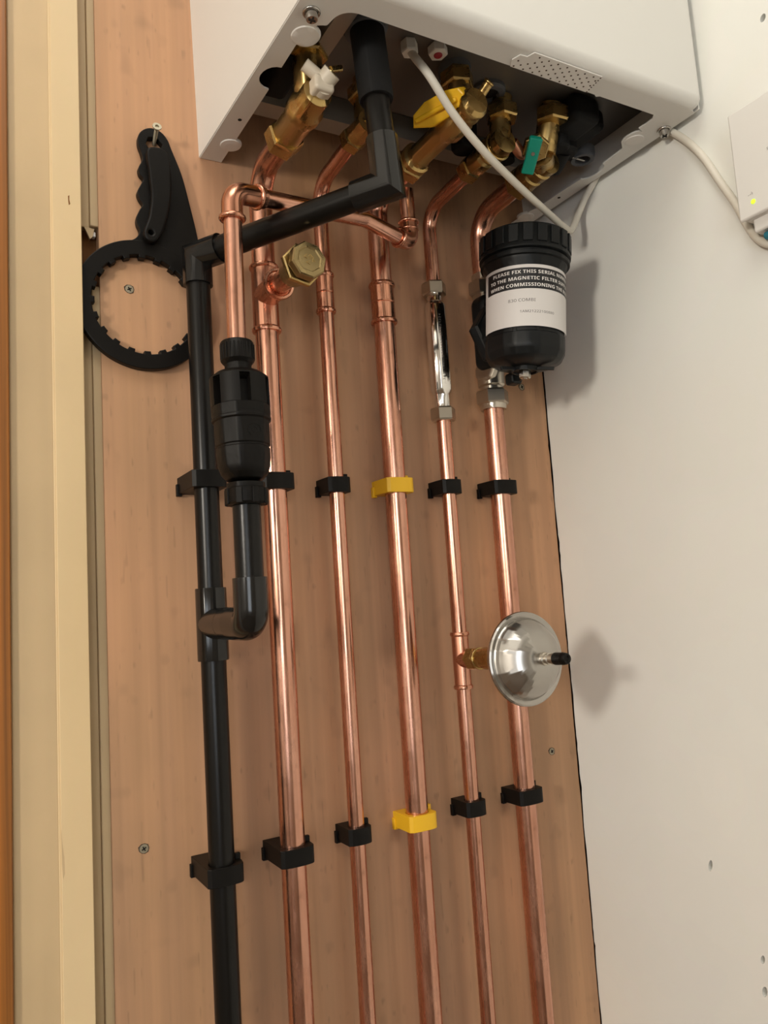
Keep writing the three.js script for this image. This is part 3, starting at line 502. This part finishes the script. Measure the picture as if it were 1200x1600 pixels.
// ---------------------------------------------------------------- in-line fittings
{
  const [x, z] = PX.cold;
  const t = thing('scale_reducer', 'slim chrome scale reducer tube in the thin copper pipe', 'water fitting', [x, 0.181, z]);
  part(t, 'chrome_body', turned([[0.0070, 0], [0.0085, 0.0], [0.0085, 0.014], [0.0108, 0.018], [0.0114, 0.0195], [0.0114, 0.1130], [0.0108, 0.1145], [0.0085, 0.118], [0.0085, 0.130], [0.0070, 0.130]], V(x, 0.1980, z), UP, 56), M.chrome);
  part(t, 'compression_nut', hexNut(V(x, 0.1835, z), UP, 0.0235, 0.0145, 0.15), M.nickel);
  part(t, 'compression_nut', hexNut(V(x, 0.3235, z), UP, 0.0235, 0.0140, 0.15), M.nickel);
  const g = new THREE.CylinderGeometry(0.01148, 0.01148, 0.080, 10, 1, true, -0.42, 0.36); g.translate(x, 0.262, z);
  const tx = canvasTex(64, 512, (c, w, h) => { c.fillStyle = '#000'; c.fillRect(0, 0, w, h); c.fillStyle = '#fff'; for (let i = 0; i < 26; i++) { const y = 20 + i * 18.2; if (i === 9 || i === 17) continue; c.fillRect(14, y, 34, 3); if (i % 2) c.fillRect(14, y, 4, 10); if (i % 3) c.fillRect(44, y, 4, 10); if (i % 4 === 0) c.fillRect(28, y, 4, 10); } });
  part(t, 'etched_marks', g, S({ color: new THREE.Color(0.12, 0.11, 0.1), roughness: 0.6, alphaMap: tx, transparent: true }));
}
{
  const x = 0.477, y = -0.0645, z = 0.1235;
  const t = thing('shock_arrestor', 'round domed stainless steel vessel with a black capped valve', 'pressure vessel', [x, y, 0.036]);
  const fwd = V(0.0, 0.035, 1).normalize();
  part(t, 'brass_coupling', [hexNut(V(x, y - 0.0025, 0.0360), fwd, 0.0200, 0.014, 0.5), turned([[0.0075, 0], [0.0098, 0], [0.0098, 0.012], [0.0110, 0.0125], [0.0110, 0.030], [0.0075, 0.030]], V(x, y - 0.002, 0.050), fwd, 36), ringBead(V(x, y - 0.002, 0.053), fwd, 0.0100, 0.0012)], M.brass);
  part(t, 'back_dome', turned([[0, 0.0], [0.012, 0.0], [0.022, 0.006], [0.033, 0.016], [0.0390, 0.025], [0.0424, 0.0305]], V(x, y, z - 0.0315), fwd, 72), M.steel);
  part(t, 'front_dome', turned([[0.0412, -0.0018], [0.0424, -0.0016], [0.0432, -0.0004], [0.0430, 0.0012], [0.0416, 0.0024], [0.0396, 0.0022], [0.0378, 0.0014], [0.0366, 0.0022], [0.0354, 0.0052], [0.0338, 0.0088], [0.0310, 0.0130], [0.0270, 0.0173], [0.0220, 0.0210], [0.0160, 0.0238], [0.0090, 0.0254], [0.0, 0.0259]], V(x, y, z), fwd, 96), M.steel);
  const c0 = V(x, y, z).addScaledVector(fwd, 0.0252);
  part(t, 'valve_stem', turned([[0, 0], [0.0062, 0.0], [0.0056, 0.0022], [0.0044, 0.0030], [0.0044, 0.0052], [0.0052, 0.0058], [0.0052, 0.0078], [0.0044, 0.0084], [0.0044, 0.0112], [0.0050, 0.0118], [0.0048, 0.0160], [0, 0.0160]], c0, fwd, 32), M.nickel);
  part(t, 'dust_cap', turned([[0, 0], [0.0054, 0], [0.0056, 0.0008], [0.0054, 0.0085], [0.0056, 0.0095], [0.0050, 0.0140], [0.0042, 0.0152], [0.0026, 0.0152], [0.0022, 0.0142], [0, 0.0142]], c0.clone().addScaledVector(fwd, 0.0150), fwd, 24), M.blackMatte);
}
{
  // magnetic filter on the return pipe
  const p0 = V(0.5320, 0.2205, 0.0935), p1 = V(0.5405, 0.3800, 0.1035), ax = p1.clone().sub(p0).normalize();
  const t = thing('magnetic_filter', 'black canister filter with a white printed label beside the wall', 'filter', [0.532, 0.2205, 0.0935]);
  const wide = g => { g.scale(1.17, 0.905, 1.17); return orient(g, p0, ax); };   // canister proportions
  const O = V(0, 0, 0);
  const can = part(t, 'canister', wide(turned([[0, 0.0035], [0.0100, 0.0030], [0.0105, 0.001], [0.0115, 0.001], [0.0120, 0.0055], [0.0270, 0.0085], [0.0318, 0.0120], [0.0344, 0.0190], [0.0348, 0.0240], [0.0348, 0.0360], [0.0340, 0.0370], [0.0340, 0.1120], [0.0368, 0.1180], [0.0372, 0.1215], [0.0, 0.1215]], O, UP, 72)), M.filter);
  for (let k = 0; k < 5; k++) { const a = -0.95 + k * 0.62; const g = rbox(-0.0018, 0.0018, 0.034, 0.0405, 0.0325, 0.0345, 0.0006, 2); g.rotateY(a); part(can, 'rib', wide(g), M.filter); }
  for (let k = 0; k < 3; k++) { const g = rbox(-0.0012, 0.0012, 0.0035, 0.0075, 0.010, 0.026, 0.0006, 2); g.rotateX(0.16); g.rotateY(0.5 + k * 2.1); part(can, 'foot_rib', wide(g), M.filter); }
  const lid = part(t, 'lid', wide(turned([[0, 0], [0.0370, 0.0], [0.0392, 0.001], [0.0394, 0.0045], [0.0376, 0.0058], [0.0376, 0.0070], [0.0402, 0.0085], [0.0404, 0.0110], [0.0396, 0.0130], [0.0392, 0.0330], [0.0378, 0.0362], [0.0330, 0.0378], [0, 0.0378]], V(0, 0.1205, 0), UP, 72)), M.filter);
  for (let k = 0; k < 20; k++) { const g = rbox(-0.0044, 0.0044, 0.1345, 0.1545, 0.0385, 0.0406, 0.0009, 2); g.rotateY(k / 20 * Math.PI * 2); part(lid, 'grip_pad', wide(g), M.filter); }
  // wrapped label
  const tx = canvasTex(1024, 680, (c, w, h) => {
    c.fillStyle = '#d9d5d2'; c.fillRect(0, 0, w, h); c.fillStyle = '#17171a'; c.fillRect(60, 36, w - 60, 232);
    c.fillStyle = '#e6e2de'; c.font = 'bold 52px sans-serif'; c.textBaseline = 'middle';
    c.fillText('PLEASE FIX THIS SERIAL NUMBER', 140, 80); c.fillText('TO THE MAGNETIC FILTER SUPPLIED', 110, 152); c.fillText('WHEN COMMISSIONING THE BOILER', 110, 224);
    c.fillStyle = '#57534f'; c.font = '46px sans-serif'; c.fillText('830 COMBI', 300, 395); c.fillStyle = '#4a4744'; c.font = '38px sans-serif'; c.fillText('1AM21222100880', 400, 520);
  });
  const a0 = -1.98, a1 = 0.98;
  const lg = new THREE.CylinderGeometry(0.0353, 0.0353, 0.0690, 64, 1, true, a0, a1 - a0); lg.translate(0, 0.0755, 0);
  const lp = lg.attributes.position; for (let i = 0; i < lp.count; i++) { const a = Math.atan2(lp.getX(i), lp.getZ(i)); if (a > 0.7) { const k = 1 + (a - 0.7) * 0.07; lp.setX(i, lp.getX(i) * k); lp.setZ(i, lp.getZ(i) * k); } } lg.computeVertexNormals();
  part(t, 'printed_label', wide(lg), S({ map: tx, roughness: 0.45, side: THREE.DoubleSide }), 'white printed label');
  // bracket arm to the pipe, and nickel valves on the pipe
  const [x, , ] = PX.ret, z = PX.ret[1];
  part(t, 'pipe_arm', [rod(V(x - 0.004, 0.268, z + 0.006), V(x - 0.004, 0.275, 0.075), 0.0165), rod(V(x - 0.004, 0.310, z + 0.008), V(x - 0.002, 0.316, 0.075), 0.0150), rbox(x - 0.0215, x + 0.016, 0.243, 0.327, z - 0.004, z + 0.024, 0.010)], M.filter);
  const cs = shapeOf([[-0.014, 0.0], [0.004, 0.004], [0.018, 0.016], [0.030, 0.034], [0.034, 0.058], [0.022, 0.074], [0.010, 0.060], [0.004, 0.034], [-0.004, 0.018], [-0.014, 0.014]]);
  part(t, 'clamp', [turned([[0.0280, 0], [0.0350, 0], [0.0365, 0.003], [0.0365, 0.011], [0.0350, 0.014], [0.0280, 0.014]], V(x - 0.006, 0.2755, 0.036), V(0.12, 0.12, 1), 6, true, 0.5), turned([[0.0, 0], [0.030, 0], [0.031, 0.012], [0.026, 0.016], [0, 0.016]], V(x - 0.005, 0.2745, 0.049), V(0.12, 0.10, 1), 40)], M.filter);
  part(t, 'red_tab', rbox(x - 0.029, x - 0.024, 0.281, 0.288, 0.067, 0.071, 0.001), M.red);
  const bl = part(t, 'bleed_plug', [turned([[0, -0.0055], [0.0050, -0.0055], [0.0060, -0.0045], [0.0060, 0.004], [0, 0.004]], p0, ax, 6, true)], M.nickel);
  part(bl, 'plug_slot', [turned([[0, -0.0062], [0.0022, -0.0062], [0.0026, -0.0056], [0.0026, -0.005]], p0, ax, 16)], M.steel);
  part(t, 'drain_lug', [rbox(x - 0.006, x + 0.008, 0.2195, 0.232, 0.050, 0.064, 0.003)], M.filter);
  part(t, 'compression_nut', [hexNut(V(x, 0.2060, z), UP, 0.0318, 0.0165, 0.12), turned([[0.0115, 0], [0.0140, 0], [0.0150, 0.003], [0.0150, 0.006], [0.0115, 0.006]], V(x, 0.2005, z), UP, 40)], M.nickel);
  part(t, 'lower_valve', [turned([[0.0112, 0], [0.0130, 0.0], [0.0130, 0.004], [0.0150, 0.006], [0.0150, 0.030], [0.0112, 0.030]], V(x, 0.2220, z), UP, 40), turned([[0, 0], [0.014, 0], [0.014, 0.006], [0.010, 0.008], [0, 0.008]], V(x - 0.006, 0.244, z + 0.004), V(-1, 0.1, 0.2), 32)], M.nickel);
  part(t, 'upper_valve', [hexNut(V(x, 0.3330, z), UP, 0.0300, 0.0160, 0.12), turned([[0.0112, 0], [0.0132, 0], [0.0132, 0.016], [0.0112, 0.016]], V(x, 0.3180, z), UP, 40), turned([[0.0112, 0], [0.0128, 0.001], [0.0128, 0.008], [0.0112, 0.009]], V(x, 0.3490, z), UP, 40)], M.nickel);
}

// ---------------------------------------------------------------- pipe clips
function makeClip(name, label, x, zc, r, mat, yTop) {
  const y0 = yTop - 0.015, t = thing(name, label, 'pipe clip', [x, y0, 0], 'plastic clips holding the pipes to the board');
  const w = r + 0.0048, f = zc + r + 0.0032;
  const s = new THREE.Shape();
  s.moveTo(-w, 0); s.lineTo(w - 0.001, 0); s.lineTo(w, 0.002); s.lineTo(w, f - 0.0062); s.quadraticCurveTo(w - 0.0003, f - 0.0012, w - 0.006, f - 0.0003); s.quadraticCurveTo(0, f + 0.0012, -w + 0.003, f - 0.0012); s.lineTo(-w, f - 0.0035); s.lineTo(-w, 0);
  const h = new THREE.Path(); h.absarc(0, zc, r + 0.0002, 0, Math.PI * 2, true); s.holes.push(h);
  const g = extrude(s, 0.015, 0.0005, 20); g.rotateX(Math.PI / 2); g.translate(x, yTop, 0);
  part(t, 'saddle', g, mat);
  part(t, 'latch', [rbox(x + w - 0.0035, x + w + 0.0012, y0 + 0.002, yTop + 0.0045, zc - 0.005, zc - 0.001, 0.0006, 2), rbox(x + w - 0.001, x + w + 0.0018, y0 + 0.001, yTop - 0.001, zc - 0.007, zc + 0.001, 0.0006, 2)], mat);
  part(t, 'base_tab', rbox(x - w - 0.0018, x - w + 0.003, y0 - 0.002, y0 + 0.009, 0, 0.0045, 0.0006, 2), mat);
  return t;
}
{
  const UPY = 0.1195, LOY = -0.2095, D = [0, LOY - UPY, 0];
  const k = (key, mat, l, l2, dx = 0) => { const c = makeClip('pipe_clip', l, PX[key][0] , PX[key][1], PX[key][2], mat, UPY); copyThing(c, D, l2); };
  const w = makeClip('pipe_clip', 'black clip on the black waste pipe, level with the bottom of the trap', WX, WZ, 0.01075, M.blackMatte, UPY); copyThing(w, D, 'black clip low on the black waste pipe, below the waste tee');
  k('flow', M.blackMatte, 'black clip half hidden behind the waste trap', 'black clip low on the thick copper pipe nearest the waste pipe');
  k('hot', M.blackMatte, 'black clip just left of the upper yellow clip', 'black clip just left of the lower yellow clip');
  k('gas', M.yellow, 'upper of the two yellow pipe clips', 'lower of the two yellow pipe clips');
  k('cold', M.blackMatte, 'black clip below the chrome scale reducer', 'black clip on the thin copper pipe below the round steel vessel');
  k('ret', M.blackMatte, 'black clip on the thick copper pipe below the black filter', 'black clip on the rightmost copper pipe, low beside the white wall');
}

// ---------------------------------------------------------------- filter spanner hung on a screw
{
  const t = thing('filter_spanner', 'black plastic ring spanner with a finger grip hanging from a screw', 'spanner', [0.181, 0.434, 0.001]);
  const cx = 0.168, cy = 0.2765, Ro = 0.0600, Ri = 0.0462, s = new THREE.Shape(); s.absarc(cx, cy, Ro, 0, Math.PI * 2, false);
  const hole = []; const N = 20; for (let k = 0; k < N; k++) { const a = k / N * Math.PI * 2 + 0.1, w = Math.PI * 2 / N; for (const [f, r] of [[0, Ri], [0.18, Ri], [0.36, Ri], [0.54, Ri], [0.56, Ri - 0.0028], [0.76, Ri - 0.0028], [0.96, Ri - 0.0028], [0.98, Ri]]) hole.push(new THREE.Vector2(cx + Math.cos(a + f * w) * r, cy + Math.sin(a + f * w) * r)); }
  s.holes.push(new THREE.Path(hole.reverse()));
  const rg = extrude(s, 0.0080, 0.0008, 64); rg.translate(0, 0, 0.001);
  // handle web with scalloped grip side
  const curve = new THREE.CatmullRomCurve3([[0.1480, 0.3325], [0.1590, 0.3362], [0.1632, 0.3400], [0.1655, 0.3458], [0.1632, 0.3525], [0.1630, 0.3580], [0.1660, 0.3660], [0.1691, 0.3717], [0.1660, 0.3770], [0.1645, 0.3830], [0.1680, 0.3910], [0.1704, 0.3967], [0.1672, 0.4010], [0.1662, 0.4065], [0.1685, 0.4120], [0.1702, 0.4165], [0.1690, 0.4230], [0.1668, 0.4300], [0.1672, 0.4390], [0.1720, 0.4455], [0.1795, 0.4488], [0.1880, 0.4470], [0.1940, 0.4405], [0.1972, 0.4320], [0.2060, 0.4090], [0.2130, 0.3790], [0.2185, 0.3520], [0.2225, 0.3250], [0.2245, 0.2950]].map(p => V(p[0], p[1], 0)), false, 'centripetal');
  const hp = curve.getPoints(140).map(p => [p.x, p.y]);
  for (let k = 0; k <= 16; k++) { const a = 0.30 + (1.92 - 0.30) * k / 16; hp.push([cx + Math.cos(a) * 0.052, cy + Math.sin(a) * 0.052]); }
  const hs = shapeOf(hp), hx = new THREE.Path(); for (let k = 0; k < 6; k++) { const a = k / 6 * Math.PI * 2 + 0.2; hx[k ? 'lineTo' : 'moveTo'](0.1812 + Math.cos(a) * 0.0078, 0.4330 + Math.sin(a) * 0.0078); } hx.closePath(); hs.holes.push(hx);
  const hg = extrude(hs, 0.0074, 0.0006, 8); hg.translate(0, 0, 0.0012);
  part(t, 'ring', rg, M.blackMatte); part(t, 'handle', hg, M.blackMatte);
  const gp = new THREE.CatmullRomCurve3([[0.1730, 0.4225], [0.1738, 0.4000], [0.1750, 0.3780], [0.1725, 0.3580], [0.1672, 0.3400], [0.1700, 0.3345], [0.1765, 0.3335], [0.1830, 0.3420], [0.1895, 0.3610], [0.1935, 0.3820], [0.1940, 0.4020], [0.1925, 0.4200], [0.1880, 0.4255], [0.1780, 0.4255]].map(p => V(p[0], p[1], 0)), true, 'centripetal');
  const gs = shapeOf(gp.getPoints(90).map(p => [p.x, p.y])), gh = new THREE.Path(); gh.absarc(0.1735, 0.3420, 0.0022, 0, Math.PI * 2, true); gs.holes.push(gh);
  const gg = extrude(gs, 0.0090, 0.0018, 10); gg.translate(0, 0, 0.0080); part(t, 'grip', gg, M.blackMatte);
  const sc = thing('hanging_screw', 'long brass coloured screw that the black spanner hangs on', 'screw', [0.1835, 0.4370, 0]);
  const dir = V(-0.10, 0.24, 1).normalize(), b = V(0.1835, 0.4365, -0.004);
  part(sc, 'shank', [rod(b, b.clone().addScaledVector(dir, 0.024), 0.0014, 12), ...Array.from({ length: 14 }, (_, k) => ringBead(b.clone().addScaledVector(dir, 0.005 + k * 0.0013), dir, 0.0015, 0.00035))], M.screw);
  part(sc, 'screw_head', turned([[0.0014, -0.0032], [0.0042, 0], [0.0040, 0.0008], [0.0018, 0.0008], [0.0012, -0.0006], [0, -0.0006]], b.clone().addScaledVector(dir, 0.0265), dir, 24), M.screw);
}
// ---------------------------------------------------------------- board screws
{
  const mk = (x, y, label) => {
    const t = thing('board_screw', label, 'screw', [x, y, 0], 'screws holding the board');
    part(t, 'screw_head', turned([[0.0038, 0], [0.0036, 0.0005], [0.0028, 0.0008], [0, 0.0006]], V(x, y, -0.0001), Z1, 24), M.screw);
    part(t, 'cross_recess', [box(x - 0.0020, x + 0.0020, y - 0.0005, y + 0.0005, 0.0004, 0.0010), box(x - 0.0005, x + 0.0005, y - 0.0020, y + 0.0020, 0.0004, 0.0010)].map(g => { g.translate(-x, -y, 0); g.rotateZ(0.5); g.translate(x, y, 0); return g; }), M.dark);
    const chip = shapeOf(Array.from({ length: 9 }, (_, k) => { const a = k / 9 * Math.PI * 2, r = 0.0040 + rnd() * 0.0012; return [x + Math.cos(a) * r, y + Math.sin(a) * r]; })); const g = extrude(chip, 0.0003); g.translate(0, 0, 0.00005); part(t, 'torn_ply', g, M.darkBrown);
    return t;
  };
  const a = mk(0.1564, 0.2922, 'screw head in the board inside the spanner ring');
  copyThing(a, [-0.0022, -0.4874, 0], 'screw head low in the bare board left of the waste pipe');
  copyThing(a, [0.4487, -0.4759, 0], 'screw head in the board below and right of the steel vessel');
  copyThing(a, [0.4505, -0.0552, 0], 'screw head in the board just under the black filter');
}
// ---------------------------------------------------------------- white cable and the wall receiver
{
  const t = thing('cable', 'white cable drooping from the boiler, looping by the filter and running to the wall box', 'cable', [0.3575, 0.466, 0.1815]);
  part(t, 'sheath', curveTube([V(0.3575, 0.470, 0.1815), V(0.3585, 0.462, 0.1830), V(0.3656, 0.4361, 0.1950), V(0.3897, 0.4103, 0.1920), V(0.4256, 0.3925, 0.1820), V(0.4742, 0.3842, 0.1630), V(0.5418, 0.3787, 0.1350), V(0.5891, 0.3793, 0.1130), V(0.6014, 0.3814, 0.1070), V(0.6093, 0.3891, 0.1045), V(0.6300, 0.4140, 0.0950), V(0.6350, 0.4297, 0.1019), V(0.6388, 0.4420, 0.1120), V(0.6392, 0.452, 0.125), V(0.6392, 0.462, 0.155), V(0.6392, 0.460, 0.19), V(0.639, 0.4465, 0.2125), V(0.639, 0.424, 0.233), V(0.639, 0.397, 0.2500), V(0.639, 0.366, 0.2640), V(0.639, 0.336, 0.2778), V(0.639, 0.3104, 0.2870), V(0.638, 0.2965, 0.2945), V(0.637, 0.2860, 0.305), V(0.636, 0.282, 0.320)], 0.0036, 360, 16), M.cable);
}
{
  const t = thing('wall_receiver', 'white control box on the right wall with a lit green dot', 'control box', [XR, 0.318, 0.32]);
  const z0 = 0.2945, z1 = 0.43, y0 = 0.3062, y1 = 0.406, xf = XR - 0.0275;
  part(t, 'housing', [rbox(xf + 0.002, XR - 0.001, y0, y1, z0, z1, 0.006, 5)], M.whitePlastic);
  const f = rbox(xf, xf + 0.0045, y0 - 0.0, y1, z0, z1, 0.002, 3); part(t, 'cover', f, M.whitePlastic);
  part(t, 'indicator', turned(solid(0.0021, 0.0012, 0.0003), V(xf + 0.0004, 0.3185, 0.3096), V(-1, 0, 0), 20), M.led);
  const tx = canvasTex(256, 256, (c) => { c.fillStyle = '#000'; c.fillRect(0, 0, 256, 256); c.strokeStyle = '#fff'; c.lineWidth = 14; c.beginPath(); c.arc(120, 150, 10, 0, 7); c.stroke(); for (const r of [50, 90]) { c.beginPath(); c.arc(120, 150, r, -1.1, 0.4); c.stroke(); } c.fillStyle = '#fff'; c.fillRect(20, 150, 60, 14); });
  const tx2 = canvasTex(256, 128, (c) => { c.fillStyle = '#000'; c.fillRect(0, 0, 256, 128); c.fillStyle = '#fff'; c.font = '90px sans-serif'; c.textBaseline = 'middle'; c.fillText('st', 30, 64); });
  for (const [map, w, h, y, z] of [[tx, 0.006, 0.006, 0.3262, 0.3080], [tx2, 0.010, 0.006, 0.3573, 0.331]]) { const g = new THREE.PlaneGeometry(w, h); g.rotateY(-Math.PI / 2); g.translate(xf - 0.0003, y, z); part(t, 'printed_mark', g, S({ color: new THREE.Color(0.2, 0.19, 0.18), alphaMap: map, transparent: true, roughness: 0.6 })); }
  const cp = part(t, 'cable_clamp', [rbox(XR - 0.020, XR - 0.001, 0.2945, 0.3070, 0.3020, 0.340, 0.002)], M.whitePlastic);
  part(cp, 'wire_core', [rod(V(XR - 0.013, 0.2905, 0.3085), V(XR - 0.014, 0.2885, 0.335), 0.0036)], M.teal);
}
renderer.render(scene, camera);
